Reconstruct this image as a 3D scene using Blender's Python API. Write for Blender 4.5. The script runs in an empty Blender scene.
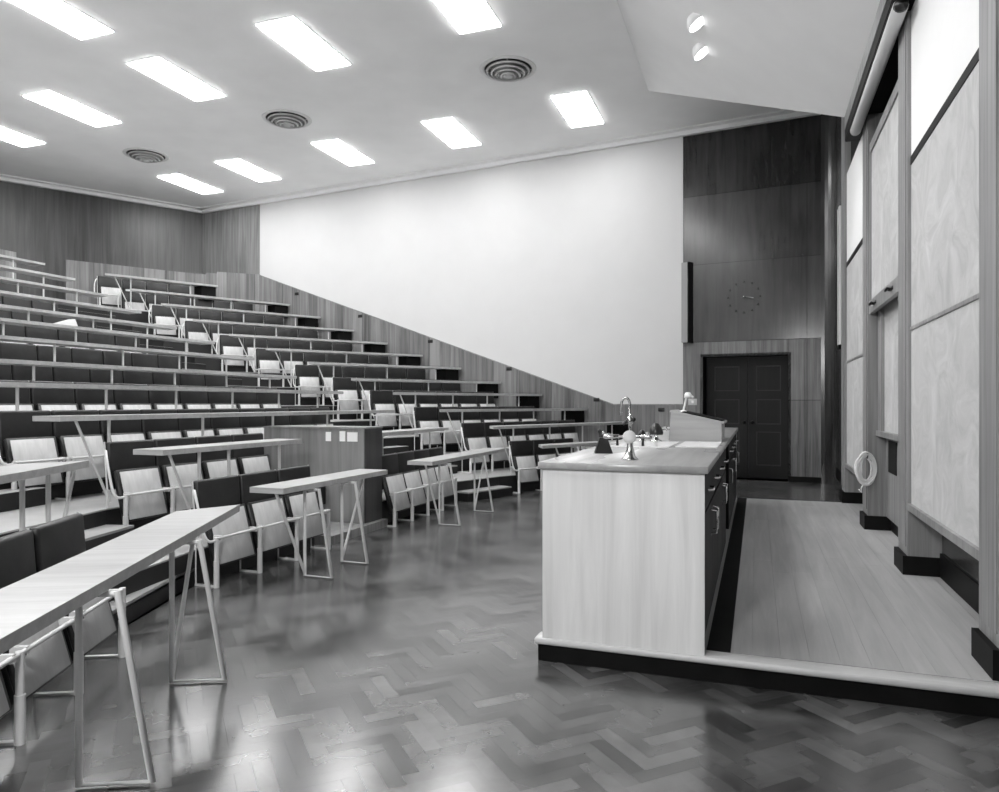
import bpy, bmesh, math, random
from mathutils import Vector, Matrix
random.seed(7)
S = bpy.context.scene
COL = S.collection
PI = math.pi
EYE = 1.38
PLAT = 0.129
CEIL = 6.44
# ------------------------------------------------------------------ materials
def new_mat(name):
    m = bpy.data.materials.new(name); m.use_nodes = True
    nt = m.node_tree
    return m, nt, nt.nodes['Principled BSDF']
def grey(v): return (v, v, v, 1)
def flat(name, v, rough=0.5, metal=0.0, spec=0.5, noise=0.0, nscale=8.0):
    m, nt, b = new_mat(name)
    b.inputs['Base Color'].default_value = grey(v)
    b.inputs['Roughness'].default_value = rough
    b.inputs['Metallic'].default_value = metal
    b.inputs['Specular IOR Level'].default_value = spec
    if noise:
        tc = nt.nodes.new('ShaderNodeTexCoord'); n = nt.nodes.new('ShaderNodeTexNoise')
        n.inputs['Scale'].default_value = nscale; n.inputs['Detail'].default_value = 5
        r = nt.nodes.new('ShaderNodeMapRange')
        r.inputs['From Min'].default_value = 0.3; r.inputs['From Max'].default_value = 0.7
        r.inputs['To Min'].default_value = v*(1-noise); r.inputs['To Max'].default_value = v*(1+noise)
        nt.links.new(tc.outputs['Object'], n.inputs['Vector'])
        nt.links.new(n.outputs['Fac'], r.inputs['Value'])
        nt.links.new(r.outputs['Result'], b.inputs['Base Color'])
    return m
def wood(name, lo, hi, scale=(9, 9, 0.5), rough=0.45, attr=False, spec=0.5, blotch=0.35, bscale=1.2, coat=0.0, wob=2.0, gen='Object', attr_amt=0.32, ior=None):
    """grain = noise stretched along the small-scale axis, plus large soft blotches"""
    m, nt, b = new_mat(name)
    L = nt.links.new
    tc = nt.nodes.new('ShaderNodeTexCoord'); mp = nt.nodes.new('ShaderNodeMapping')
    mp.inputs['Scale'].default_value = scale
    L(tc.outputs[gen], mp.inputs['Vector'])
    n = nt.nodes.new('ShaderNodeTexNoise'); n.inputs['Scale'].default_value = 1.6
    n.inputs['Detail'].default_value = 7; n.inputs['Roughness'].default_value = 0.62; n.inputs['Distortion'].default_value = wob*0.3
    L(mp.outputs['Vector'], n.inputs['Vector'])
    mp2 = nt.nodes.new('ShaderNodeMapping')
    mp2.inputs['Scale'].default_value = tuple(bscale*(1.0 if s >= max(scale)*0.5 else 0.45) for s in scale)
    L(tc.outputs[gen], mp2.inputs['Vector'])
    n2 = nt.nodes.new('ShaderNodeTexNoise'); n2.inputs['Scale'].default_value = 1.0; n2.inputs['Detail'].default_value = 3
    L(mp2.outputs['Vector'], n2.inputs['Vector'])
    mix = nt.nodes.new('ShaderNodeMath'); mix.operation = 'MULTIPLY_ADD'
    L(n2.outputs['Fac'], mix.inputs[0]); mix.inputs[1].default_value = blotch
    sc = nt.nodes.new('ShaderNodeMath'); sc.operation = 'MULTIPLY_ADD'
    L(n.outputs['Fac'], sc.inputs[0]); sc.inputs[1].default_value = 1-blotch; sc.inputs[2].default_value = 0.0
    L(sc.outputs[0], mix.inputs[2])
    src = mix.outputs[0]
    if attr:
        at = nt.nodes.new('ShaderNodeAttribute'); at.attribute_name = 'tone'
        a2 = nt.nodes.new('ShaderNodeMath'); a2.operation = 'MULTIPLY_ADD'
        L(at.outputs['Fac'], a2.inputs[0]); a2.inputs[1].default_value = attr_amt
        s2 = nt.nodes.new('ShaderNodeMath'); s2.operation = 'SUBTRACT'; L(src, s2.inputs[0]); s2.inputs[1].default_value = attr_amt/2
        L(s2.outputs[0], a2.inputs[2]); src = a2.outputs[0]
    r = nt.nodes.new('ShaderNodeMapRange')
    r.inputs['From Min'].default_value = 0.3; r.inputs['From Max'].default_value = 0.7
    r.inputs['To Min'].default_value = lo; r.inputs['To Max'].default_value = hi
    L(src, r.inputs['Value'])
    L(r.outputs['Result'], b.inputs['Base Color'])
    rr = nt.nodes.new('ShaderNodeMapRange'); rr.inputs['To Min'].default_value = rough*0.75; rr.inputs['To Max'].default_value = rough*1.25
    L(n2.outputs['Fac'], rr.inputs['Value']); L(rr.outputs['Result'], b.inputs['Roughness'])
    if not ior: b.inputs['Specular IOR Level'].default_value = spec
    if ior:
        b.inputs['IOR'].default_value = ior
        r3 = nt.nodes.new('ShaderNodeMapRange'); r3.inputs['To Min'].default_value = 0.32; r3.inputs['To Max'].default_value = 0.62
        L(src, r3.inputs['Value']); L(r3.outputs['Result'], b.inputs['Specular IOR Level'])
    if coat:
        b.inputs['Coat Weight'].default_value = coat; b.inputs['Coat Roughness'].default_value = 0.12
    return m
def chalky(name, lo, hi, scale=3.0):
    """wiped chalk board: swirling pale smears"""
    m, nt, b = new_mat(name); L = nt.links.new
    tc = nt.nodes.new('ShaderNodeTexCoord')
    n0 = nt.nodes.new('ShaderNodeTexNoise'); n0.inputs['Scale'].default_value = 1.3; n0.inputs['Detail'].default_value = 2
    L(tc.outputs['Object'], n0.inputs['Vector'])
    add = nt.nodes.new('ShaderNodeVectorMath'); add.operation = 'MULTIPLY_ADD'
    L(n0.outputs['Color'], add.inputs[0]); add.inputs[1].default_value = (1.0, 1.0, 1.0)
    L(tc.outputs['Object'], add.inputs[2])
    w = nt.nodes.new('ShaderNodeTexNoise'); w.inputs['Scale'].default_value = scale; w.inputs['Detail'].default_value = 9
    w.inputs['Roughness'].default_value = 0.68; w.inputs['Distortion'].default_value = 1.2
    L(add.outputs[0], w.inputs['Vector'])
    r = nt.nodes.new('ShaderNodeMapRange'); r.inputs['From Min'].default_value = 0.3; r.inputs['From Max'].default_value = 0.7
    r.inputs['To Min'].default_value = lo; r.inputs['To Max'].default_value = hi
    L(w.outputs['Fac'], r.inputs['Value']); L(r.outputs['Result'], b.inputs['Base Color'])
    b.inputs['Roughness'].default_value = 0.85
    return m
def emit(name, strength):
    m, nt, b = new_mat(name)
    b.inputs['Base Color'].default_value = grey(0.9)
    b.inputs['Emission Color'].default_value = grey(1); b.inputs['Emission Strength'].default_value = strength
    return m
M = dict(
    ceiling=flat('ceiling paint', 0.92, 0.9, noise=0.03, nscale=1.5),
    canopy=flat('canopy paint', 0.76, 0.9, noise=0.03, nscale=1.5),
    white_wall=flat('white panel paint', 0.60, 0.8, noise=0.015, nscale=2),
    cornice=flat('cornice paint', 0.88, 0.8),
    wall_wood=wood('vertical grain panelling', 0.085, 0.30, (9, 9, 0.35), 0.42, bscale=0.8),
    back_wood=wood('back wall panelling', 0.015, 0.15, (7, 7, 0.3), 0.40, bscale=0.45, blotch=0.65),
    dark_ply=wood('dark varnished ply', 0.002, 0.075, (5, 5, 0.4), 0.2, attr=True, attr_amt=0.4, bscale=1.3, blotch=0.6, spec=0.6),
    door_ply=wood('streaked ply', 0.012, 0.25, (9, 9, 0.35), 0.35, bscale=1.8, attr=True, attr_amt=0.2),
    dado=wood('dado boards', 0.06, 0.27, (9, 9, 0.3), 0.5, bscale=1.0, attr=True),
    pier_wood=wood('pier veneer', 0.11, 0.34, (10, 10, 0.35), 0.42),
    door_wood=wood('black stained door', 0.004, 0.010, (8, 8, 0.5), 0.45, spec=0.25),
    door_mould=flat('door moulding', 0.012, 0.45),
    bench_wood=wood('pale bench veneer', 0.50, 0.78, (7, 7, 0.4), 0.4, bscale=1.2),
    bench_top=wood('waxed bench top', 0.25, 0.38, (10, 0.6, 10), 0.28, bscale=1.0),
    bench_dark=wood('dark cupboard fronts', 0.004, 0.018, (8, 8, 0.6), 0.5, spec=0.15),
    desk_wood=wood('pale desk top', 0.30, 0.52, (11, 0.7, 11), 0.33, bscale=1.5),
    pan_wood=wood('seat underside veneer', 0.44, 0.66, (8, 8, 1.2), 0.45, gen='Object'),
    parquet=wood('herringbone parquet', 0.022, 0.12, (5, 5, 5), 0.2, attr=True, attr_amt=0.34, blotch=0.8, bscale=1.6, ior=2.0),
    plank=wood('platform planks', 0.24, 0.46, (9, 0.5, 9), 0.42, attr=True, attr_amt=0.12, blotch=0.5),
    nosing=wood('worn nosing', 0.42, 0.6, (0.6, 9, 9), 0.4),
    tread=flat('tier tread lino', 0.34, 0.5, noise=0.12, nscale=3),
    riser=flat('dark riser', 0.010, 0.5),
    black=flat('black plinth', 0.007, 0.5, noise=0.3, nscale=6, spec=0.08),
    fabric=flat('dark upholstery', 0.014, 0.42, noise=0.3, nscale=14),
    fabric_edge=flat('dark seat edging', 0.010, 0.35),
    metal=flat('pale grey enamel tube', 0.64, 0.35),
    chrome=flat('chrome', 0.6, 0.12, 1.0),
    black_metal=flat('black metal', 0.012, 0.3),
    white=flat('white enamel', 0.85, 0.35),
    board=chalky('wiped board', 0.37, 0.54, 2.8),
    board_white=flat('white board', 0.78, 0.7, noise=0.01),
    screen=flat('rolled screen cloth', 0.55, 0.7),
    rope=flat('white cord', 0.75, 0.7),
    vent=flat('vent metal', 0.5, 0.5),
    vent_dark=flat('vent throat', 0.01, 0.6),
    lamp=emit('ceiling panel glow', 20.0),
    spot=emit('spot glow', 3.5),
    lampframe=flat('lamp frame', 0.7, 0.5),
    lectern=wood('lectern veneer', 0.30, 0.44, (0.7, 9, 9), 0.4),
    box_wood=wood('cabinet veneer', 0.10, 0.34, (8, 8, 0.35), 0.42, bscale=1.4, blotch=0.55),
    box_side=wood('cabinet dark side', 0.02, 0.09, (8, 8, 0.35), 0.3),
    paper=flat('paper', 0.5, 0.8),
    glass_inlay=flat('white glass inlay', 0.85, 0.15),
    speaker=flat('speaker casing', 0.30, 0.5),
)
# ------------------------------------------------------------------ mesh building
class MB:
    def __init__(s): s.v = []; s.f = []; s.t = []; s.mi = []; s.sm = []
    def add(s, vs, fs, tone=0.5, mi=0, smooth=False):
        o = len(s.v); s.v += [tuple(v) for v in vs]
        for f in fs:
            s.f.append([i+o for i in f]); s.t.append(tone); s.mi.append(mi); s.sm.append(smooth)
        return s
    def box(s, x0, x1, y0, y1, z0, z1, **k):
        vs = [(x, y, z) for z in (z0, z1) for y in (y0, y1) for x in (x0, x1)]
        return s.add(vs, [(0,2,3,1),(4,5,7,6),(0,1,5,4),(2,6,7,3),(0,4,6,2),(1,3,7,5)], **k)
    def prism(s, poly, z0, z1, **k):
        """plan polygon (any winding) extruded in z"""
        a = sum(poly[i][0]*poly[(i+1) % len(poly)][1]-poly[(i+1) % len(poly)][0]*poly[i][1] for i in range(len(poly)))
        if a < 0: poly = poly[::-1]
        n = len(poly)
        z0f = z0 if callable(z0) else (lambda p: z0); z1f = z1 if callable(z1) else (lambda p: z1)
        vs = [(p[0], p[1], z0f(p)) for p in poly]+[(p[0], p[1], z1f(p)) for p in poly]
        fs = [tuple(range(n))[::-1], tuple(range(n, 2*n))]+[(i, (i+1) % n, n+(i+1) % n, n+i) for i in range(n)]
        return s.add(vs, fs, **k)
    def extr(s, poly3, d, **k):
        """3d polygon extruded by vector d"""
        n = len(poly3); d = Vector(d)
        P = [Vector(p) for p in poly3]
        nr = Vector((0, 0, 0))
        for i in range(n): nr += P[i].cross(P[(i+1) % n])
        if nr.dot(d) > 0: P = P[::-1]
        vs = P+[p+d for p in P]
        fs = [tuple(range(n)), tuple(range(n, 2*n))[::-1]]+[(i, n+i, n+(i+1) % n, (i+1) % n) for i in range(n)]
        return s.add(vs, fs, **k)
    def tube(s, pts, r, n=8, closed=False, **k):
        P = [Vector(p) for p in pts]; m = len(P); rings = []
        rs = r if isinstance(r, (list, tuple)) else [r]*m
        up = None
        for i in range(m):
            if closed: t = P[(i+1) % m]-P[i-1]
            else: t = (P[min(i+1, m-1)]-P[max(i-1, 0)])
            t.normalize()
            if up is None:
                up = Vector((0, 0, 1)) if abs(t.z) < 0.9 else Vector((1, 0, 0))
            a = t.cross(up).normalized(); b = a.cross(t).normalized(); up = b
            rings.append([P[i]+(a*math.cos(2*PI*j/n)+b*math.sin(2*PI*j/n))*rs[i] for j in range(n)])
        vs = [v for rg in rings for v in rg]; fs = []
        for i in range(m if closed else m-1):
            i2 = (i+1) % m
            for j in range(n):
                fs.append((i*n+j, i*n+(j+1) % n, i2*n+(j+1) % n, i2*n+j))
        s.add(vs, fs, smooth=True, **k)
        if not closed:
            s.add(rings[0], [tuple(range(n))[::-1]], **k); s.add(rings[-1], [tuple(range(n))], **k)
        return s
    def lathe(s, prof, c=(0, 0, 0), n=24, axis='z', smooth=True, **k):
        """profile of (radius, height) turned about axis through c"""
        vs = []
        for r, h in prof:
            for j in range(n):
                a = 2*PI*j/n; p = (r*math.cos(a), r*math.sin(a), h)
                if axis == 'x': p = (h, r*math.cos(a), r*math.sin(a))
                if axis == 'y': p = (r*math.sin(a), h, r*math.cos(a))
                vs.append((p[0]+c[0], p[1]+c[1], p[2]+c[2]))
        fs = []
        for i in range(len(prof)-1):
            for j in range(n):
                fs.append((i*n+j, i*n+(j+1) % n, (i+1)*n+(j+1) % n, (i+1)*n+j))
        fs.append(tuple(range(n))[::-1]); q = (len(prof)-1)*n; fs.append(tuple(range(q, q+n)))
        return s.add(vs, fs, smooth=smooth, **k)
    def rbox(s, x0, x1, y0, y1, z0, z1, r=0.01, seg=2, mat=None, **k):
        bm = bmesh.new(); bmesh.ops.create_cube(bm, size=1)
        for v in bm.verts:
            v.co = Vector(((x0+x1)/2+v.co.x*(x1-x0), (y0+y1)/2+v.co.y*(y1-y0), (z0+z1)/2+v.co.z*(z1-z0)))
        bmesh.ops.bevel(bm, geom=bm.edges[:], offset=r, segments=seg, affect='EDGES', profile=0.5)
        bm.verts.ensure_lookup_table(); bm.verts.index_update()
        vs = [(mat @ v.co if mat else v.co.copy()) for v in bm.verts]; fs = [[v.index for v in f.verts] for f in bm.faces]
        bm.free(); return s.add(vs, fs, smooth=True, **k)
    def mesh(s, name, mats):
        me = bpy.data.meshes.new(name)
        me.from_pydata([tuple(v) for v in s.v], [], s.f); me.update()
        at = me.attributes.new('tone', 'FLOAT', 'FACE'); at.data.foreach_set('value', s.t)
        for m in (mats if isinstance(mats, (list, tuple)) else [mats]): me.materials.append(m)
        me.polygons.foreach_set('material_index', s.mi); me.polygons.foreach_set('use_smooth', s.sm)
        return me
    def build(s, name, mats, parent=None, loc=None):
        o = bpy.data.objects.new(name, s.mesh(name, mats)); COL.objects.link(o)
        if parent is not None: o.parent = parent
        if loc is not None: o.location = loc
        return o
def tag(o, label=None, cat=None, group=None, kind=None):
    if label: o['label'] = label
    if cat: o['category'] = cat
    if group: o['group'] = group
    if kind: o['kind'] = kind
    return o
def struct(o): o['kind'] = 'structure'; return o
def empty(name, loc=(0, 0, 0), rz=0.0, label=None, cat=None, group=None):
    o = bpy.data.objects.new(name, None); o.empty_display_size = 0.1; COL.objects.link(o)
    o.location = loc; o.rotation_euler = (0, 0, rz)
    return tag(o, label, cat, group)
def bez(p0, p1, p2, n=6):
    p0, p1, p2 = Vector(p0), Vector(p1), Vector(p2)
    return [p0*(1-t)**2+p1*2*t*(1-t)+p2*t*t for t in [i/n for i in range(n+1)]]
# ------------------------------------------------------------------ row layout
AX = 6.88                                # centre line of the hall (runs along X)
def mir(p): return (p[0], 2*AX-p[1])
XF = [-13.165, -12.34, -11.5, -10.66, -9.78, -8.83, -7.96, -7.06, -6.12, -5.2, -4.25, -3.28]
ZD = [4.13, 3.78, 3.425, 3.07, 2.74, 2.44, 2.14, 1.82, 1.563, 1.275, 1.022, 0.75]
ZF = [z-0.75 for z in ZD]; ZF[11] = 0.0; ZF[6] = 1.335
CR = [10.2, 10.18, 10.17, 10.15, 10.1, 9.98, 9.93, 9.85, 9.75, 9.72, 9.6, 9.43]       # far ends of centre desks
TX = [(-12.976, 11.40), (-12.343, 11.45), (-11.467, 11.41), (-10.689, 11.45), (-9.75, 11.40), (-8.886, 11.41),
      (-7.80, 11.25), (-6.75, 11.0), (-5.75, 10.68), (-4.78, 10.48), (-3.77, 10.2), (-2.97, 10.12)]
EX = [(-11.82, 13.545), (-10.63, 14.66), (-9.704, 14.56), (-8.724, 14.455), (-7.794, 14.356), (-6.871, 14.258),
      (-5.915, 14.156), (-4.976, 14.057), (-4.06, 13.959), (-3.106, 13.858), (-2.2, 13.76), (-1.35, 13.2)]
ORD = ['back row', 'eleventh row up', 'tenth row up', 'ninth row up', 'eighth row up', 'seventh row up', 'sixth row up', 'fifth row up', 'fourth row up', 'third row up', 'second row up', 'front row']
NUM = ['first', 'second', 'third', 'fourth', 'fifth', 'sixth', 'seventh', 'eighth', 'ninth', 'tenth', 'eleventh', 'twelfth']
def frame_far(i):
    T = Vector(TX[i]+(0,)); E = Vector(EX[i]+(0,)); u = (E-T).normalized(); nb = Vector((-u.y, u.x, 0))
    return T, E, u, nb
def frame_near(i):
    T, E, u, nb = frame_far(i)
    T = Vector((T.x, 2*AX-T.y, 0)); E = Vector((E.x, 2*AX-E.y, 0))
    return T, E, Vector((u.x, -u.y, 0)), Vector((nb.x, -nb.y, 0))
# ------------------------------------------------------------------ far side wall frame
WP = Vector((1.25, 13.419, 0)); WD = Vector((-0.99441, 0.10563, 0)); WN = Vector((-0.10563, -0.99441, 0))
def W(s_, z, dep=0.0):
    p = WP+WD*s_+WN*dep; return Vector((p.x, p.y, z))
def sx(X): return (WP.x-X)/0.99441
def wpanel(mb, poly, d0, d1, **k):
    """polygon of (s,z) on the far wall, from depth d0 to d1 into the room"""
    mb.extr([W(a, b, d0) for a, b in poly], WN*(d1-d0), **k); return mb
# ------------------------------------------------------------------ SETTING: floor
def clip_poly(poly, x0, x1, y0, y1):
    def cl(p, f, inter):
        out = []
        for i in range(len(p)):
            a, b = p[i], p[(i+1) % len(p)]
            ia, ib = f(a), f(b)
            if ia: out.append(a)
            if ia != ib: out.append(inter(a, b))
        return out
    for ax, lim, sg in ((0, x0, 1), (0, x1, -1), (1, y0, 1), (1, y1, -1)):
        if not poly: return poly
        poly = cl(poly, lambda q: sg*(q[ax]-lim) >= 0, lambda a, b: tuple(a[k]+(b[k]-a[k])*(lim-a[ax])/(b[ax]-a[ax]) for k in (0, 1)))
    return poly
def herringbone():
    mb = MB(); Wd = 0.07; n = 4; c = math.cos(PI/4)
    X0, X1, Y0, Y1 = -5.4, 1.30, -0.95, 13.9
    def put(x, y, w, h):
        g = 0.005
        q = [(x+g, y+g), (x+w-g, y+g), (x+w-g, y+h-g), (x+g, y+h-g)]
        q = [((a-b)*c*Wd, (a+b)*c*Wd+4) for a, b in q]
        if max(p[0] for p in q) < X0 or min(p[0] for p in q) > X1 or max(p[1] for p in q) < Y0 or min(p[1] for p in q) > Y1: return
        q = clip_poly(q, X0, X1, Y0, Y1)
        if len(q) < 3: return
        mb.add([(a, b, 0.0) for a, b in q], [tuple(range(len(q)))], tone=min(1, max(0, random.gauss(0.5, 0.24))))
    for a in range(-240, 240):
        for b in range(-38, 39):
            ox, oy = a+n*b, a-n*b
            put(ox, oy, n, 1); put(ox+n, oy+1-n, 1, n)
    mb.add([(X0, Y0, -0.0006), (X1, Y0, -0.0006), (X1, Y1, -0.0006), (X0, Y1, -0.0006)], [(0, 1, 2, 3)], mi=1)
    mb.add([(-17, -1.6, -0.02), (1.6, -1.6, -0.02), (1.6, 15.6, -0.02), (-17, 15.6, -0.02)], [(0, 1, 2, 3)], mi=1)
    return mb
struct(herringbone().build('floor', [M['parquet'], M['riser']]))
# platform
mb = MB()
BX1_ = -0.24
px0, px1, py0, py1 = -1.105, 1.25, 3.66, 9.93
mb.box(px0, px1, py0+0.02, py1, 0.002, PLAT-0.028)
pl = mb.build('platform_plinth', M['black']); struct(pl)
mb = MB(); x = px0+0.0; k = 0
while x < px1-0.02:
    x2 = min(px1, x+0.135); y = py0+0.11
    while y < py1:
        y2 = min(py1, y+random.uniform(1.6, 3.4)); mb.box(x+0.0004, x2-0.0004, y+0.0004, y2-0.0004, PLAT-0.028, PLAT, tone=min(1, max(0, random.gauss(0.5, 0.25)))); y = y2
    x = x2
struct(mb.build('platform_floor', M['plank']))
mb = MB(); mb.rbox(px0-0.015, px1, py0-0.012, py0+0.11, PLAT-0.034, PLAT+0.001, r=0.012)
struct(mb.build('platform_nosing', M['nosing']))
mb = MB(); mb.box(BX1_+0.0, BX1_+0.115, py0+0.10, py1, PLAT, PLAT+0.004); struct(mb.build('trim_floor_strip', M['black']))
# tiers
def tier_front(i, off=0.25):
    """plan polyline of the tier's front edge from the near wall to the far wall"""
    T, E, u, nb = frame_far(i)
    of2 = off-0.15
    a = T-nb*of2+u*0.02; b = E-nb*of2+u*0.9
    ce = CR[i]-0.32
    far = [(XF[i]+off, ce), (a.x, a.y), (b.x, b.y)]
    near = [mir(p) for p in far][::-1]
    if i == 10:
        f = off-0.25
        near = [(-2.15+f, -0.45), (-3.74+f, 3.05), (-4.0+f, 4.33)]
    mid = []
    if i == 10 and off > 0.2:
        mid = [(-4.0, 5.86), (-4.62, 5.86), (-4.62, 7.09), (-4.0, 7.09)]
    return near+mid+far
BACKX = -16.1
for i in range(11):
    fr = tier_front(i)
    if i == 0:
        bk = [(-15.9, 11.2), (-16.1, 10.8), (-16.1, 2.96), (-15.9, 2.56)]
        poly = fr+[(-12.0, 15.2), (-13.9, 15.2)]+bk+[(-13.9, -1.44), (-12.0, -1.44)]
    else:
        nx = tier_front(i-1, 0.10)
        poly = fr+nx[::-1]
    # clip to far wall / near wall lines
    def clipw(p):
        lim = WP.y+(WP.x-p[0])*0.10622+0.02
        return (p[0], min(max(p[1], 2*AX-lim), lim))
    poly = [clipw(p) for p in poly]
    lo = ZF[i+1]-0.25 if i < 10 else 0.0
    lo = max(lo, 0.0)
    mb = MB(); mb.prism(poly, lo, ZF[i]-0.012, mi=1); mb.prism([(p[0], p[1]) for p in poly], ZF[i]-0.012, ZF[i], mi=0)
    o = struct(mb.build('floor_tier', [M['tread'], M['riser']]))
    # half steps in the two aisles
    for far in (True, False):
        a = Vector((XF[i]+0.25, CR[i]-0.32, 0)); T, E, u, nb = frame_far(i); b = T-nb*0.10+u*0.02
        d = (b-a).normalized(); nf = Vector((d.y, -d.x, 0))
        q = [a, b, b+nf*0.24, a+nf*0.24]
        q = [(p.x, p.y) for p in q]
        if not far: q = [mir(p) for p in q]
        if not far and i == 10: q = [(-4.0, 4.33), (-3.74, 3.05), (-3.53, 2.98), (-4.02, 4.26)]
        z = ZF[i]; zl = ZF[i+1]
        mb = MB(); th = 0.02 if i > 8 else 0.004; mb.prism(q, zl+0.001, (z+zl)/2-th, mi=1); mb.prism(q, (z+zl)/2-th, (z+zl)/2, mi=0)
        struct(mb.build('floor_step', [M['tread'], M['riser']]))
# ------------------------------------------------------------------ SETTING: walls and ceiling
mb = MB()
mb.box(-17, 1.7, -1.75, 15.8, CEIL, CEIL+0.1)
struct(mb.build('ceiling', M['ceiling']))
# canopy over the platform: sloping reflector
A1, A0 = 11.72, 2.04; C1, C0 = 8.65, 5.25; cx0, cx1, cz1 = -1.66, 0.90, 4.51
mb = MB()
SLP = (cz1-CEIL)/(cx1-cx0)
def cz(X): return CEIL+SLP*(X-cx0)
def endY(X, far): t_ = (X-cx0)/(cx1-cx0); return (A1+(C1-A1)*t_) if far else (A0+(C0-A0)*t_)
v = [(cx0, A0, CEIL), (cx0, A1, CEIL), (cx1, C1, cz1), (cx1, C0, cz1), (1.22, C1, cz1), (1.22, C0, cz1), (1.22, A1, CEIL), (1.22, A0, CEIL)]
mb.add(v, [(3, 5, 4, 2), (1, 2, 4, 6), (0, 7, 5, 3)])
SPOTY = [8.20, 8.90]
mb.add(v, [(0, 3, 2, 1)])
struct(mb.build('ceiling_canopy', M['canopy']))
# far wall backing (with door opening)
sD0, sD1, sW = sx(0.511), sx(-0.935), sx(-1.297)
sEnd = sx(-13.67); zD = 2.225
mb = MB()
wpanel(mb, [(-0.4, 0), (sD0, 0), (sD0, CEIL), (-0.4, CEIL)], -0.06, -0.025)
wpanel(mb, [(sD0, zD), (sD1, zD), (sD1, CEIL), (sD0, CEIL)], -0.06, -0.025)
wpanel(mb, [(sD1, 0), (sEnd+0.1, 0), (sEnd+0.1, CEIL), (sD1, CEIL)], -0.06, -0.025)
# reveal
wpanel(mb, [(sD0-0.05, 0), (sD0, 0), (sD0, zD), (sD0-0.05, zD)], -0.42, -0.0)
wpanel(mb, [(sD1, 0), (sD1+0.05, 0), (sD1+0.05, zD), (sD1, zD)], -0.42, -0.0)
wpanel(mb, [(sD0-0.05, zD), (sD1+0.05, zD), (sD1+0.05, zD+0.05), (sD0-0.05, zD+0.05)], -0.42, -0.0)
wpanel(mb, [(sD0, -0.02), (sD1, -0.02), (sD1, 0.0), (sD0, 0.0)], -0.42, -0.0)
struct(mb.build('wall_far', M['black']))
# dark ply panels round the door
mb = MB(); g = 0.004; sv = sx(0.815)
zs = [2.50, 3.93, 5.20, CEIL]
mb2 = MB()
for (a, b) in ((-0.4, sv), (sv, sW)):
    for z0, z1 in zip(zs[:-1], zs[1:]):
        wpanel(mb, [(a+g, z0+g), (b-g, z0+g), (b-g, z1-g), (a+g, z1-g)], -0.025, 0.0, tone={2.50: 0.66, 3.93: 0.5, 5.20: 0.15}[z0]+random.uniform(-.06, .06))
for (a, b, z0, z1, t) in ((-0.4, sv, 1.43, 2.5, 0.45), (-0.4, sv, 0, 1.43, 0.3), (sv, sD0, 1.43, 2.5, 0.55), (sv, sD0, 0, 1.43, 0.32), (sD0, sD1, zD, 2.5, 0.55), (sD1, sW, 0, 2.5, 0.6)):
    wpanel(mb2, [(a+g, z0+(g if z0 else 0)), (b-(g if b != sW else 0), z0+(g if z0 else 0)), (b-(g if b != sW else 0), z1-g), (a+g, z1-g)], -0.025, 0.0, tone=t)
struct(mb.build('wall_far_upper_panelling', M['dark_ply'])); struct(mb2.build('wall_far_lower_panelling', M['door_ply']))
mb = MB(); wpanel(mb, [(-0.4, 0), (sD0-0.01, 0), (sD0-0.01, 0.1), (-0.4, 0.1)], 0.0, 0.015)
wpanel(mb, [(sD1+0.01, 0), (sW, 0), (sW, 0.1), (sD1+0.01, 0.1)], 0.0, 0.015)
struct(mb.build('baseboard_far', M['black']))
# white panel above the raked dado
sR = sx(-2.62); sK = sx(-11.69); zR = 1.361; zK = 4.585
mb = MB(); wpanel(mb, [(sW, zR), (sR, zR), (sK, zK), (sK, CEIL-0.1), (sW, CEIL-0.1)], -0.025, 0.004)
struct(mb.build('wall_far_white_panel', M['white_wall']))
mb = MB()
n = 40
for j in range(n):
    a = sW+(sK-sW)*j/n; b = sW+(sK-sW)*(j+1)/n
    f = lambda s_: zR if s_ < sR else zR+(zK-zR)*(s_-sR)/(sK-sR)
    pts = [(a+0.002, 0), (b-0.002, 0), (b-0.002, f(b)-0.02), (a+0.002, f(a)-0.02)]
    wpanel(mb, pts, -0.02, 0.028, tone=min(1, max(0, random.gauss(0.5, 0.2))))
struct(mb.build('wall_far_dado', M['dado']))
mb = MB()
wpanel(mb, [(sW, zR-0.02), (sR, zR-0.02), (sK, zK-0.02), (sK, zK), (sR, zR), (sW, zR)], -0.02, 0.034)
struct(mb.build('trim_1', M['pier_wood']))
mb = MB(); wpanel(mb, [(sK, 3.0), (sEnd+0.02, 3.0), (sEnd+0.02, CEIL), (sK, CEIL)], -0.025, 0.012)
struct(mb.build('wall_far_corner_panelling', M['wall_wood']))
# cornice along the far wall and back wall (stepped)
BW = [Vector((-13.67, 15.0, 0)), Vector((-15.92, 11.2, 0)), Vector((-16.1, 10.8, 0)), Vector((-16.1, 2.96, 0)), Vector((-15.92, 2.56, 0)), Vector((-13.67, -1.24, 0))]
def strip(mb, a, b, nin, z0, z1, d, **k):
    mb.extr([(a.x, a.y, z0), (b.x, b.y, z0), (b.x, b.y, z1), (a.x, a.y, z1)], nin*d, **k)
mb = MB()
for d, z0 in ((0.22, CEIL-0.025), (0.09, CEIL-0.10)):
    wpanel(mb, [(0, z0), (sEnd, z0), (sEnd, CEIL), (0, CEIL)], 0.0, d)
    for a, b in zip(BW[:-1], BW[1:]):
        t = (b-a).normalized(); nin = Vector((-t.y, t.x, 0))
        strip(mb, a, b, nin, z0, CEIL, d)
struct(mb.build('trim_2', M['cornice']))
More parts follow.
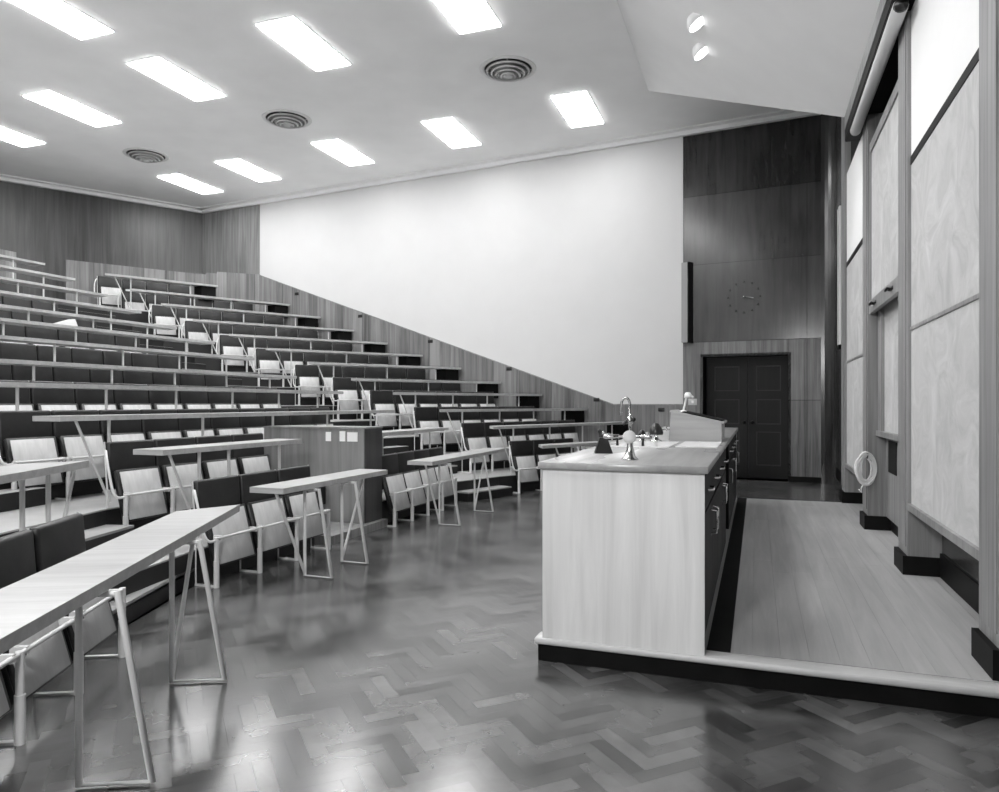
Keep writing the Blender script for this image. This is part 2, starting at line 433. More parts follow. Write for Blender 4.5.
# back wall
mb = MB(); mbb = MB()
for a, b in zip(BW[:-1], BW[1:]):
    t = (b-a).normalized(); nin = Vector((-t.y, t.x, 0))
    L = (b-a).length; k = max(1, round(L/1.25))
    for j in range(k):
        p = a+t*(L*j/k+0.0006); q = a+t*(L*(j+1)/k-0.0006)
        strip(mb, p, q, nin, 3.3, CEIL, -0.05)
    strip(mbb, a, b, nin, 3.38, 3.55, 0.02)
struct(mb.build('wall_back', M['back_wood'])); struct(mbb.build('baseboard_back', M['black']))
# low panelled parapets behind the last rows
mb = MB()
P = [(-14.1, 11.4), (-12.75, 13.72), (-12.4, 14.08), (-11.6, 14.86)]
for (a, b), (z0, z1) in zip(zip(P[:-1], P[1:]), ((4.49, 4.50), (4.50, 4.585), (4.585, 4.59))):
    a = Vector(a+(0,)); b = Vector(b+(0,)); t = (b-a).normalized(); nr = Vector((-t.y, t.x, 0))*0.06
    k = max(1, round((b-a).length/0.22))
    for j in range(k):
        p = a+(b-a)*(j/k)+t*0.001; q = a+(b-a)*((j+1)/k)-t*0.001
        mb.prism([(p.x, p.y), (q.x, q.y), (q.x+nr.x, q.y+nr.y), (p.x+nr.x, p.y+nr.y)], 3.38, z0+(z1-z0)*j/k, tone=min(1, max(0, random.gauss(.5, .2))))
struct(mb.build('wall_parapet_far', M['dado']))
mb = MB()
for j in range(30):
    mb.box(-14.16, -14.1, 3.46+j*0.228+0.001, 3.46+(j+1)*0.228-0.001, 3.38, 4.43, tone=random.random())
struct(mb.build('wall_parapet_centre', M['dado']))
# near side wall (behind the camera) and the front wall
mb = MB()
Yn = lambda X: -1.0-(1.25-X)*0.0600
mb.extr([(1.6, Yn(1.6), 0), (-13.9, Yn(-13.9), 0), (-13.9, Yn(-13.9), CEIL), (1.6, Yn(1.6), CEIL)], (0, -0.1, 0))
struct(mb.build('wall_near', M['ceiling']))
mb = MB(); mb.box(1.25, 1.33, -1.1, 13.2, 0, CEIL)
# rounded corner joining the front wall to the far wall
arc = [(1.25-0.22*(1-math.cos(t)), 13.16+0.22*math.sin(t)) for t in [PI/2*j/6 for j in range(7)]]
mb.prism(arc+[(1.33, 13.42), (1.33, 13.1)], 0, CEIL)
struct(mb.build('wall_front', M['dark_ply']))
mb = MB(); mb.box(1.235, 1.252, -1.0, 13.1, PLAT, 0.30); struct(mb.build('baseboard_front', M['black']))
# ------------------------------------------------------------------ double door in the far wall
d1 = empty('door_1'); struct(d1)
mb = MB()
mid = (sD0+sD1)/2-0.02
for (a, b), lr in (((sD0, mid), 'r'), ((mid, sD1), 'l')):
    leaf = MB(); g = 0.006
    wpanel(leaf, [(a+g, 0.01), (b-g, 0.01), (b-g, zD-0.01), (a+g, zD-0.01)], -0.40, -0.36)
    # raised stiles and rails round three recessed panels
    w = (b-a); st = w*0.2
    zb = [0.24, 0.86, 0.99, 1.45, 1.60, 2.06]
    def rail(s0, s1, z0, z1): wpanel(leaf, [(s0, z0), (s1, z0), (s1, z1), (s0, z1)], -0.36, -0.335)
    rail(a+g, a+st, 0.01, zD-0.01); rail(b-st, b-g, 0.01, zD-0.01)
    for z0, z1 in ((0.01, zb[0]), (zb[1], zb[2]), (zb[3], zb[4]), (zb[5], zD-0.01)): rail(a+st, b-st, z0, z1)
    for z0, z1 in ((zb[0], zb[1]), (zb[2], zb[3]), (zb[4], zb[5])):
        m_ = 0.018
        for (p0, p1, q0, q1) in ((a+st, b-st, z0, z0+m_), (a+st, b-st, z1-m_, z1), (a+st, a+st+m_, z0, z1), (b-st-m_, b-st, z0, z1)):
            wpanel(leaf, [(p0, q0), (p1, q0), (p1, q1), (p0, q1)], -0.36, -0.345, mi=1)
    lf = leaf.build('door_leaf', [M['door_wood'], M['door_mould']], d1)
    hb = MB(); hs = b-0.07 if lr == 'r' else a+0.07
    hb.lathe([(0.03, 0.0), (0.03, 0.01), (0.012, 0.02), (0.012, 0.05), (0.028, 0.06), (0.028, 0.08), (0.0, 0.085)], n=12)
    ho = hb.build('door_handle', M['black_metal'], lf, loc=W(hs, 1.03, -0.335)); ho.rotation_euler = (PI/2, 0, math.atan2(WN.y, WN.x)+PI/2)
# ------------------------------------------------------------------ front wall: piers and boards
PIERS = [(3.79, 4.12), (5.905, 6.25), (7.886, 8.22), (9.868, 10.2)]
for (a, b) in PIERS:
    mb = MB(); mb.box(1.03, 1.25, a, b, PLAT+0.135, 5.4)
    mb.box(1.022, 1.03, a+0.035, b-0.035, PLAT+0.2, 5.4); struct(mb.build('trim_pier', M['pier_wood']))
    mb = MB(); mb.box(1.0, 1.24, a-0.005, b+0.01, PLAT, PLAT+0.138); struct(mb.build('baseboard_pier', M['black']))
# panel behind lower bay 2
mb = MB(); mb.box(1.19, 1.25, 6.25, 7.886, 0.27, 1.06); struct(mb.build('wall_front_lower_panel', M['pier_wood']))
mb = MB(); mb.box(1.165, 1.191, 6.55, 6.95, 0.72, 1.0); struct(mb.build('trim_niche_near', M['black']))
mb = MB(); mb.box(1.185, 1.191, 7.3, 7.72, 0.72, 1.02); struct(mb.build('trim_niche_far', M['black']))
def fixed_board(y0, y1, zb, zj, zbl, label, grp):
    t = empty('wall_board', (1.06, (y0+y1)/2, zb), 0, label, 'blackboard', grp)
    def P(nm, x0, x1, a, b, z0, z1, mt, par=t):
        mb = MB(); mb.box(x0-1.06, x1-1.06, a-(y0+y1)/2, b-(y0+y1)/2, z0-zb, z1-zb); return mb.build(nm, mt, par)
    P('lower_board', 1.055, 1.075, y0, y1, zb+0.03, zj-0.012, M['board'])
    P('middle_board', 1.055, 1.075, y0, y1, zj+0.012, zbl-0.025, M['board'])
    P('joint_strip', 1.047, 1.075, y0, y1, zj-0.012, zj+0.012, M['pier_wood'])
    P('black_strip', 1.050, 1.075, y0, y1, zbl-0.03, zbl+0.03, M['black'])
    P('white_upper_board', 1.055, 1.075, y0, y1, zbl+0.025, 4.24, M['board_white'])['label'] = 'plain white upper board'
    P('bottom_ledge', 1.030, 1.085, y0, y1, zb-0.02, zb+0.03, M['pier_wood'])
    P('back_panel', 1.075, 1.12, y0, y1, zb, 4.24, M['pier_wood'])
    return t
fixed_board(4.12, 5.905, 0.62, 1.92, 3.14, 'tall fixed board at right edge with white top above black strip', 'flanking wall boards')
fixed_board(8.22, 9.868, 0.60, 1.89, 3.10, 'tall fixed board beyond the cord coil, nearest the door', 'flanking wall boards')
t = empty('sliding_board', (1.06, 7.07, 2.26), 0, 'pale sliding board raised in the centre bay with two black handles', 'blackboard')
def P(nm, x0, x1, a, b, z0, z1, mt, par=t, o=(1.06, 7.07, 2.26)):
    mb = MB(); mb.box(x0-o[0], x1-o[0], a-o[1], b-o[1], z0-o[2], z1-o[2]); return mb.build(nm, mt, par)
P('board_face', 1.060, 1.075, 6.29, 7.85, 2.38, 3.84, M['board'])
P('bottom_rail', 1.040, 1.08, 6.255, 7.88, 2.255, 2.38, M['pier_wood'])
P('top_rail', 1.045, 1.08, 6.255, 7.88, 3.84, 3.93, M['pier_wood'])
P('side_rail', 1.045, 1.08, 6.255, 6.29, 2.38, 3.84, M['pier_wood']); P('side_rail', 1.045, 1.08, 7.85, 7.88, 2.38, 3.84, M['pier_wood'])
for yy in (6.62, 7.5):
    mb = MB(); pts = [(-0.02, yy-7.07-0.06, 0.06), (-0.055, yy-7.07-0.05, 0.06), (-0.065, yy-7.07, 0.045), (-0.055, yy-7.07+0.05, 0.06), (-0.02, yy-7.07+0.06, 0.06)]
    mb.tube(pts, 0.012, 6); mb.box(-0.024, -0.018, yy-7.14, yy-7.0, 0.045, 0.075); mb.build('handle', M['black_metal'], t)
t = empty('lower_board', (1.16, 7.07, 1.06), 0, 'recessed pale lower board behind and below the raised sliding board', 'blackboard')
P('board_face', 1.15, 1.165, 6.33, 7.70, 1.11, 3.9, M['board'], t, (1.16, 7.07, 1.06))
P('bottom_ledge', 1.10, 1.19, 6.255, 7.88, 1.06, 1.11, M['pier_wood'], t, (1.16, 7.07, 1.06))
P('side_frame', 1.12, 1.165, 7.70, 7.88, 1.11, 3.9, M['pier_wood'], t, (1.16, 7.07, 1.06))
P('side_frame', 1.12, 1.165, 6.255, 6.33, 1.11, 3.9, M['pier_wood'], t, (1.16, 7.07, 1.06))
P('back_panel', 1.165, 1.25, 6.255, 7.88, 1.06, 4.24, M['black'], t, (1.16, 7.07, 1.06))
# pelmet
mb = MB(); mb.box(0.90, 1.2, 5.25, 8.65, 4.36, 4.509, mi=0); mb.box(0.905, 1.2, 5.25, 8.65, 4.25, 4.36, mi=1); mb.box(0.91, 1.2, 5.26, 8.64, 4.235, 4.25, mi=1)  # lower half black: the underside's shade put into the colour
struct(mb.build('trim_pelmet', [M['pier_wood'], M['black']]))
mb = MB(); mb.box(1.10, 1.25, 8.22, 9.868, 4.24, 5.4); mb.box(1.10, 1.25, 4.12, 5.25, 4.6, 5.4); struct(mb.build('trim_upper_recess', M['black']))
# rolled projection screen
t = empty('projection_screen', (0.955, 6.94, 4.185), 0, 'rolled up pale projection screen hanging under the pelmet', 'projection screen')
mb = MB(); mb.lathe([(0.0, -1.23), (0.052, -1.23), (0.052, 1.23), (0.0, 1.23)], axis='y', n=20); mb.build('roll', M['screen'], t)
for sg in (-1, 1):
    mb = MB(); mb.lathe([(0.0, 0), (0.050, 0), (0.046, 0.03), (0.02, 0.035), (0.02, 0.05), (0, 0.05)] if sg > 0 else [(0, -0.05), (0.02, -0.05), (0.02, -0.035), (0.046, -0.03), (0.05, 0), (0, 0)], c=(0, sg*1.23, 0), axis='y', n=16)
    mb.box(-0.012, 0.012, sg*1.26-0.008, sg*1.26+0.008, 0.0, 0.055)
    mb.build('end_cap', M['black_metal'], t)
# cord coil hanging on the third pier
t = empty('cord_coil', (1.005, 7.862, 0.73), PI/2+0.35, 'coil of white cord hung on the third pier beside the boards', 'cord')
mb = MB()
for k in range(11):
    r1 = 0.082+0.02*math.sin(k*2.1); r2 = 0.135+0.022*math.cos(k*1.7); ph = k*0.9
    pts = [(-0.006-0.006*(k % 4)+0.004*math.sin(3*a+ph), r1*math.cos(a)+0.014*math.sin(ph), r2*math.sin(a)+0.012*math.cos(ph)) for a in [2*PI*j/28 for j in range(28)]]
    mb.tube(pts, 0.0065, 6, closed=True)
mb.tube([(-0.02, 0.02, -0.13), (-0.02, 0.05, -0.19), (-0.016, 0.045, -0.23), (-0.012, 0.07, -0.20)], 0.0065, 6)
mb.build('cord', M['rope'], t)
mb = MB(); mb.tube([(0.03, 0, 0.11), (-0.04, 0, 0.11), (-0.05, 0, 0.135)], 0.006, 6); mb.build('hook', M['black_metal'], t)
# column loudspeakers
def column_speaker(name_label, base, h, rz):
    t = empty('column_loudspeaker', base, rz, name_label, 'loudspeaker')
    mb = MB(); mb.prism([(-0.06, 0), (0.05, 0), (0.05, -0.13), (-0.06, -0.13)], 0, h); mb.build('casing', M['speaker'], t)
    mb = MB(); mb.prism([(0.051, 0.0), (0.051, -0.135), (0.075, -0.12), (0.13, 0.0)], -0.01, h+0.01); mb.build('grille', M['black_metal'], t)
    return t
p = W(sx(-1.24), 2.50, 0.002); column_speaker('slim upright column loudspeaker on the dark wall by the white panel', p, 1.47, math.atan2(WD.y, WD.x)-PI)
t = empty('wall_cabinet', (1.25, 11.2, 2.2), 0, 'narrow pale upright wall cabinet glimpsed past the farthest pier', 'cabinet')
mb = MB(); mb.box(-0.165, 0, -0.15, 0.1, 0, 1.95); mb.build('casing', M['board_white'], t)
mb = MB(); mb.box(-0.17, 0, -0.155, 0.105, -0.06, 0); mb.build('base', M['black'], t)
mb = MB(); mb.box(-0.171, -0.165, -0.04, -0.03, 0.0, 1.95); mb.build('door_seam', M['black'], t)
# stud clock
pc = W(sx(-0.221), 3.281, 0.0)
rzw = math.atan2(WN.y, WN.x)+PI/2
t = empty('wall_clock', pc, rzw, 'wall clock of twelve dark studs with two hands on the dark panelling', 'clock')
for k in range(12):
    a = PI/2-k*PI/6; mb = MB(); mb.lathe([(0.017, 0), (0.017, -0.012), (0.0, -0.014)], axis='y', n=10, c=(0.275*math.cos(a), 0, 0.275*math.sin(a))); mb.build('hour_stud', M['black_metal'], t)
for nm, ang, ln, y in (('hour_hand', math.radians(-8), 0.17, -0.02), ('minute_hand', math.radians(-12), 0.26, -0.028)):
    c_, s_ = math.cos(ang), math.sin(ang); mb = MB()
    w = 0.012
    pts = [(-0.04*c_-w*s_, y, -0.04*s_+w*c_), (ln*c_-w*0.5*s_, y, ln*s_+w*.5*c_), (ln*c_+w*0.5*s_, y, ln*s_-w*.5*c_), (-0.04*c_+w*s_, y, -0.04*s_-w*c_)]
    mb.extr(pts, (0, 0.006, 0)); mb.build(nm, M['chrome'] if nm == 'hour_hand' else M['black_metal'], t)
mb = MB(); mb.lathe([(0.02, 0), (0.02, -0.03), (0, -0.032)], axis='y', n=12); mb.build('boss', M['chrome'], t)
# switch plate left of the door
t = empty('switch_plate', W(sx(-1.12), 1.40, 0.0), rzw, 'small pale switch plate on panelling left of the dark door', 'switch')
mb = MB(); mb.rbox(-0.08, 0.08, -0.012, 0, -0.06, 0.06, r=0.005); mb.build('plate', M['paper'], t)
mb = MB(); mb.box(-0.02, 0.02, -0.018, -0.011, -0.025, 0.025); mb.build('rocker', M['white'], t)
# small black sockets under the dado cap
for k, q in enumerate([(-10.49, 4.056), (-8.611, 3.414), (-6.736, 2.764), (-4.841, 2.12), (-2.957, 1.474), (-1.69, 1.286)]):
    t = empty('wall_socket', W(sx(q[0]), q[1]-0.03, 0.028), rzw,
              'small black socket on the dado, '+['highest up the rake', 'second from the top of the rake', 'third from the top of the rake', 'fourth from the top of the rake', 'lowest on the sloping part', 'on its level part left of the door'][k], 'socket', 'dado sockets')
    mb = MB(); mb.rbox(-0.06, 0.06, -0.012, 0.0, -0.035, 0.035, r=0.004); mb.build('plate', M['black_metal'], t)
    mb = MB(); mb.box(-0.03, 0.03, -0.016, -0.011, -0.012, 0.012); mb.build('slot', M['vent_dark'], t)
# ------------------------------------------------------------------ demonstration bench
BX0, BX1, BY0, BY1, BZ = -1.076, -0.240, 3.665, 9.56, 1.067
bench = empty('demonstration_bench', ((BX0+BX1)/2, (BY0+BY1)/2, PLAT), 0, 'long pale veneered demonstration bench standing on the platform', 'bench')
bo = Vector(((BX0+BX1)/2, (BY0+BY1)/2, PLAT))
def B(nm, x0, x1, y0, y1, z0, z1, mt, par=None, r=0.0):
    mb = MB()
    if r: mb.rbox(x0-bo.x, x1-bo.x, y0-bo.y, y1-bo.y, z0-bo.z, z1-bo.z, r=r, seg=1)
    else: mb.box(x0-bo.x, x1-bo.x, y0-bo.y, y1-bo.y, z0-bo.z, z1-bo.z)
    return mb.build(nm, mt, par or bench)
B('end_panel', BX0, BX1-0.004, BY0, BY0+0.03, PLAT, BZ-0.036, M['bench_wood'])
B('end_panel', BX0, BX1-0.004, BY1-0.03, BY1, PLAT, BZ-0.036, M['bench_wood'])
B('front_panel', BX0, BX0+0.03, BY0+0.03, BY1-0.03, PLAT, BZ-0.036, M['bench_wood'])
B('carcass', BX0+0.03, BX1-0.05, BY0+0.03, BY1-0.03, PLAT+0.08, BZ-0.036, M['bench_dark'])
B('kick_board', BX1-0.06, BX1-0.05, BY0+0.03, BY1-0.03, PLAT, PLAT+0.08, M['black'])
B('worktop', BX0-0.02, BX1+0.014, BY0-0.022, BY1+0.02, BZ-0.036, BZ, M['bench_top'], r=0.002)
nb_ = 9; bw = (BY1-BY0-0.06)/nb_
for k in range(nb_):
    y0 = BY0+0.03+k*bw+0.006; y1 = y0+bw-0.012
    if k == 4: continue
    dr = B('drawer', BX1-0.05, BX1-0.006, y0, y1, BZ-0.235, BZ-0.06, M['bench_dark'])
    cp = B('cupboard_door', BX1-0.05, BX1-0.006, y0, y1, PLAT+0.085, BZ-0.25, M['bench_dark'])
    for par, pts in ((dr, [(-0.006, .35, BZ-0.147), (0.022, .37, BZ-0.147), (0.022, .63, BZ-0.147), (-0.006, .65, BZ-0.147)]),):
        mb = MB(); mb.tube([(BX1+a-bo.x, y0+(y1-y0)*b-bo.y, z-bo.z) for a, b, z in pts], 0.006, 6); mb.build('pull', M['chrome'], par)
    mb = MB(); yy = y0+0.07 if k % 2 else y1-0.07
    mb.tube([(BX1-0.006-bo.x, yy-bo.y, BZ-0.30-bo.z), (BX1+0.024-bo.x, yy-bo.y, BZ-0.305-bo.z), (BX1+0.024-bo.x, yy-bo.y, BZ-0.43-bo.z), (BX1-0.006-bo.x, yy-bo.y, BZ-0.435-bo.z)], 0.006, 6); mb.build('pull', M['chrome'], cp)
B('white_inlay', -1.0, -0.585, 5.12, 5.86, BZ, BZ+0.004, M['glass_inlay'])['label'] = 'white glass inlay on the audience side'
B('white_inlay', -0.545, -0.262, 5.20, 5.92, BZ, BZ+0.004, M['glass_inlay'])['label'] = 'white glass inlay on the lecturer side'
# swan neck tap with gas cocks
t = empty('swan_neck_tap', (-0.658, 3.95, BZ), 0, 'chrome swan-neck water tap with round disc and side cocks, nearest on bench', 'tap')
mb = MB(); mb.lathe([(0.046, 0), (0.046, 0.006), (0.03, 0.02), (0.02, 0.06), (0.014, 0.10), (0.014, 0.13)], n=20); mb.build('pedestal', M['chrome'], t)
mb = MB(); mb.lathe([(0.0, -0.034), (0.034, -0.034), (0.036, -0.03), (0.036, -0.02), (0.02, -0.016), (0.02, 0.02), (0, 0.02)], c=(0, 0, 0.127), axis='y', n=24); mb.build('disc', M['screen'], t)
mb = MB(); mb.lathe([(0.016, 0.13), (0.011, 0.16), (0.011, 0.20), (0.016, 0.205), (0.016, 0.235), (0.008, 0.24)], n=14)
mb.tube([(0, 0, 0.235), (0, 0, 0.30)]+[(-0.024+0.024*math.cos(a), 0, 0.30+0.042*math.sin(a)) for a in [PI*j/10 for j in range(11)]]+[(-0.049, 0, 0.285), (-0.049, 0, 0.245)], 0.007, 8)
mb.build('swan_neck', M['chrome'], t)
mb = MB(); mb.tube([(-0.012, 0, 0.218), (-0.04, 0, 0.195)], 0.008, 8); mb.lathe([(0.012, -0.012), (0.012, 0.012)], c=(0.02, 0, 0.222), axis='y', n=10); mb.build('spindle', M['black_metal'], t)
for sg in (-1, 1):
    mb = MB(); ln = 0.15 if sg < 0 else 0.12
    prof = [(0.0, 0.03), (0.008, 0.03), (0.008, 0.06), (0.013, 0.062), (0.013, ln-0.01), (0.009, ln), (0, ln)]
    mb.lathe([(r, h*sg) for r, h in prof] if sg > 0 else [(r, h*sg) for r, h in prof][::-1], c=(0, 0, 0.127), axis='x', n=12)
    a = mb.build('side_arm', M['chrome'], t)
    mb = MB(); mb.lathe([(0.008, -0.03), (0.006, 0.0), (0.012, 0.012), (0.0, 0.016)], c=(sg*0.07, -0.0, 0.108), n=8)
    if sg < 0: mb.build('cock_key', M['black_metal'], a); mb = MB(); mb.tube([(-0.15, 0, 0.127), (-0.165, 0, 0.127), (-0.168, 0, 0.15)], 0.009, 8); mb.lathe([(0.0, 0.145), (0.014, 0.148), (0.01, 0.165), (0, 0.167)], c=(-0.168, 0, 0), n=8)
    mb.build('cock_key' if sg > 0 else 'end_nozzle', M['black_metal'], a)
t = empty('gas_outlet', (-0.905, 4.43, BZ), 0.3, 'black tapered gas outlet block with small cock, left of the swan-neck tap', 'gas tap')
mb = MB(); mb.add([(-.055, -.05, 0), (.055, -.05, 0), (.055, .05, 0), (-.055, .05, 0), (-.022, -.02, .10), (.022, -.02, .10), (.022, .02, .10), (-.022, .02, .10)], [(0, 3, 2, 1), (4, 5, 6, 7), (0, 1, 5, 4), (1, 2, 6, 5), (2, 3, 7, 6), (3, 0, 4, 7)]); mb.build('block', M['black_metal'], t)
mb = MB(); mb.lathe([(0.012, .10), (0.009, .12), (0.014, .125), (0.0, .14)], n=10); mb.tube([(0, 0, .115), (.035, 0, .12), (.045, 0, .118)], 0.006, 6); mb.build('cock', M['chrome'], t)
def hooded(name, loc, label, sc=1.0):
    t = empty(name, loc, 0, label, 'gas tap'); t.scale = (sc, sc, sc)
    mb = MB(); mb.lathe([(0.05, 0), (0.05, 0.006), (0.02, 0.02), (0.016, 0.06), (0.02, 0.065)], n=14); mb.build('stem', M['chrome'], t)
    mb = MB(); mb.lathe([(0.055, 0.055), (0.058, 0.075), (0.045, 0.115), (0.022, 0.145), (0.008, 0.15), (0, 0.15)], n=16); mb.build('hood', M['black_metal'], t)
    mb = MB(); mb.tube([(0.03, 0, 0.10), (0.075, 0, 0.115), (0.09, 0, 0.09)], 0.012, 8); mb.build('nozzle', M['chrome'], t)
hooded('hooded_gas_tap', (-0.775, 5.93, BZ), 'dark hooded gas tap right beside the lectern', 1.0)
hooded('hooded_gas_tap', (-0.90, 6.0, BZ), 'smaller dark hooded gas tap showing behind the swan-neck tap', 0.6)
# lectern
t = empty('lectern', (-0.485, 6.05, BZ), 0, 'pale sloping-top lectern box standing on the bench', 'lectern')
mb = MB(); mb.extr([(-.205, 0, 0), (.215, 0, 0), (.215, 0, .148), (-.185, 0, .236)], (0, 0.6, 0)); mb.build('body', M['lectern'], t)
mb = MB(); mb.extr([(-.195, -.012, .238), (.235, -.012, .1445), (.235, -.012, .160), (-.19, -.012, .254)], (0, 0.624, 0)); mb.build('sloping_lid', M['lectern'], t)
mb = MB(); mb.extr([(-.10, .03, .236), (.22, .03, .165), (.225, .03, .170), (-.10, .03, .242)], (0, 0.54, 0)); mb.build('blotter', M['black'], t)
t = empty('reading_lamp', (-0.60, 6.35, BZ+0.232), 0, 'small white reading lamp clipped on the lectern top', 'lamp')
mb = MB(); mb.lathe([(0.03, 0), (0.03, 0.012), (0.01, 0.02)], n=12); mb.build('base', M['white'], t)
mb = MB(); mb.tube([(0, 0, 0.01), (0.012, 0, 0.06), (0.025, 0, 0.12), (0.035, 0, 0.14)], 0.009, 8); mb.build('stem', M['white'], t)
mb = MB(); mb.lathe([(0.0, 0.03), (0.018, 0.028), (0.03, 0.01), (0.034, -0.02), (0.0, -0.018)], c=(0.04, 0, 0.145), n=14); mb.tube([(0.05, 0, 0.14), (0.085, 0, 0.128)], [0.02, 0.012], 8); mb.build('shade', M['white'], t)
# ------------------------------------------------------------------ centre cabinet
cab = empty('projector_cabinet', (-4.6, 6.89, 0.0), 0, 'tall free-standing veneered cabinet in the middle of the front rows', 'cabinet')
def Cc(nm, x0, x1, y0, y1, z0, z1, mt):
    mb = MB(); mb.box(x0+4.6, x1+4.6, y0-6.89, y1-6.89, z0, z1); return mb.build(nm, mt, cab)
Cc('front_panel', -5.24, -3.955, 6.70, 6.72, 0.09, 1.10, M['box_wood'])
Cc('carcass', -5.24, -3.96, 6.72, 7.07, 0.09, 1.10, M['box_side'])
Cc('end_panel', -3.96, -3.945, 6.715, 7.08, 0.09, 1.10, M['box_side'])
Cc('top', -5.25, -3.94, 6.69, 7.085, 1.10, 1.12, M['box_wood'])
Cc('plinth', -5.2, -3.885, 5.98, 7.10, 0.0, 0.085, M['pier_wood'])
for k, (x0, x1, zt) in enumerate(((-4.425, -4.36, 1.065), (-4.25, -4.18, 1.075), (-4.155, -4.03, 1.065))):
    o = Cc('notice_plate', x0, x1, 6.692, 6.70, 0.965, zt, M['white'])
o = Cc('junction_box', -4.50, -4.43, 6.62, 6.70, 0.28, 0.52, M['black_metal'])
# ------------------------------------------------------------------ seats
def seat_meshes():
    R = {}
    mb = MB()
    bk = Matrix.Translation((-0.19, 0, 0.40)) @ Matrix.Rotation(-0.075, 4, 'Y')
    mb.rbox(-0.03, 0.03, -0.236, 0.236, 0.0, 0.39, r=0.02, seg=3, mat=bk)
    R['backrest'] = mb.mesh('backrest', M['fabric'])
    pn = Matrix.Translation((-0.016, 0, 0.148)) @ Matrix.Rotation(-0.27, 4, 'Y')
    mb = MB(); mb.rbox(-0.05, -0.004, -0.224, 0.224, 0.0, 0.43, r=0.018, seg=2, mat=pn)
    mb.rbox(-0.012, 0.006, -0.224, 0.224, 0.0, 0.43, r=0.006, seg=1, mat=pn)
    R['seat_pan'] = mb.mesh('seat_pan', M['fabric_edge'])
    mb = MB()
    q = Matrix(pn)
    mb.rbox(0.0, 0.012, -0.196, 0.196, 0.012, 0.41, r=0.003, seg=1, mat=pn)
    R['underside_panel'] = mb.mesh('underside_panel', M['pan_wood'])
    mb = MB()
    mb.box(-0.062, 0.006, -0.011, 0.011, 0.345, 0.38)
    R['hinge'] = mb.mesh('hinge', M['metal'])
    return R
SM = seat_meshes()
def make_seat():
    root = empty('tip_up_seat')
    for nm in ('backrest', 'seat_pan'):
        o = bpy.data.objects.new(nm, SM[nm]); COL.objects.link(o); o.parent = root
        if nm == 'seat_pan':
            for sub in ('underside_panel', 'hinge'):
                for yy in ((-0.2, 0.2) if sub == 'hinge' else (0,)):
                    s_ = bpy.data.objects.new(sub, SM[sub]); COL.objects.link(s_); s_.parent = o; s_.location.y = yy
    return root
PROTO = make_seat(); USED = [False]
def copy_tree(o, parent=None):
    c = o.copy(); COL.objects.link(c); c.parent = parent
    for ch in list(o.children): copy_tree(ch, c)
    return c
def place_seat(loc, rz, label):
    o = PROTO if not USED[0] else copy_tree(PROTO)
    USED[0] = True
    o.location = loc; o.rotation_euler = (0, 0, rz)
    tag(o, label, 'seat', 'tip-up seats in the raked rows'); return o
PITCH = 0.49
def seat_run(origin, u, nb, z, n, row, lab, pitch=PITCH, rail=True, arm=(True, False), first_w=None):
    """a run of n seats: origin on the post line, u along the row, nb towards the back"""
    fwd = -nb; rz = math.atan2(fwd.y, fwd.x)
    for k in range(n):
        c = origin+u*(pitch*(k+0.5))
        place_seat((c.x, c.y, z), rz, lab(k))
    if not rail: return
    t = empty('seat_rail', (origin.x, origin.y, z), rz, rail, 'seat support', 'seat support rails')
    R = Matrix.Rotation(-rz, 3, 'Z'); du = R @ u; sg = 1 if du.y > 0 else -1
    L = n*pitch
    mb = MB(); mb.tube([(0.0, -sg*0.0, 0.365), (0.0, sg*L, 0.365)], 0.011, 8); mb.build('rail', M['metal'], t)
    for k in range(n+1):
        y = sg*pitch*k
        mb = MB(); mb.tube([(0, y, 0.0), (0, y, 0.20)], 0.021, 10); mb.tube([(0, y, 0.20), (0, y, 0.375)], 0.017, 10)
        mb.build('post', M['metal'], t)
        mb = MB(); mb.tube([(-0.195, y, 0.0), (-0.195, y, 0.40), (-0.228, y, 0.79)], 0.0075, 6); mb.build('rear_upright', M['metal'], t)
        mb = MB(); mb.box(-0.195, 0.0, y-0.012, y+0.012, 0.0, 0.012); mb.build('foot_bar', M['metal'], t)
    for e, on in enumerate(arm):
        if not on: continue
        y = 0 if e == 0 else sg*L; o_ = -sg if e == 0 else sg
        pts = [Vector((0, y, 0.355)), Vector((0, y+o_*0.05, 0.352))]+bez((0, y+o_*0.05, 0.352), (0, y+o_*0.10, 0.352), (-0.03, y+o_*0.10, 0.42), 5)[1:]+bez((-0.03, y+o_*0.10, 0.42), (-0.10, y+o_*0.095, 0.66), (-0.19, y+o_*0.02, 0.72), 5)[1:]
        mb = MB(); mb.tube(pts, 0.0105, 8); mb.build('end_arm', M['metal'], t)
UX = Vector((0, 1, 0)); NBX = Vector((-1, 0, 0))
def vis_center(i): return True
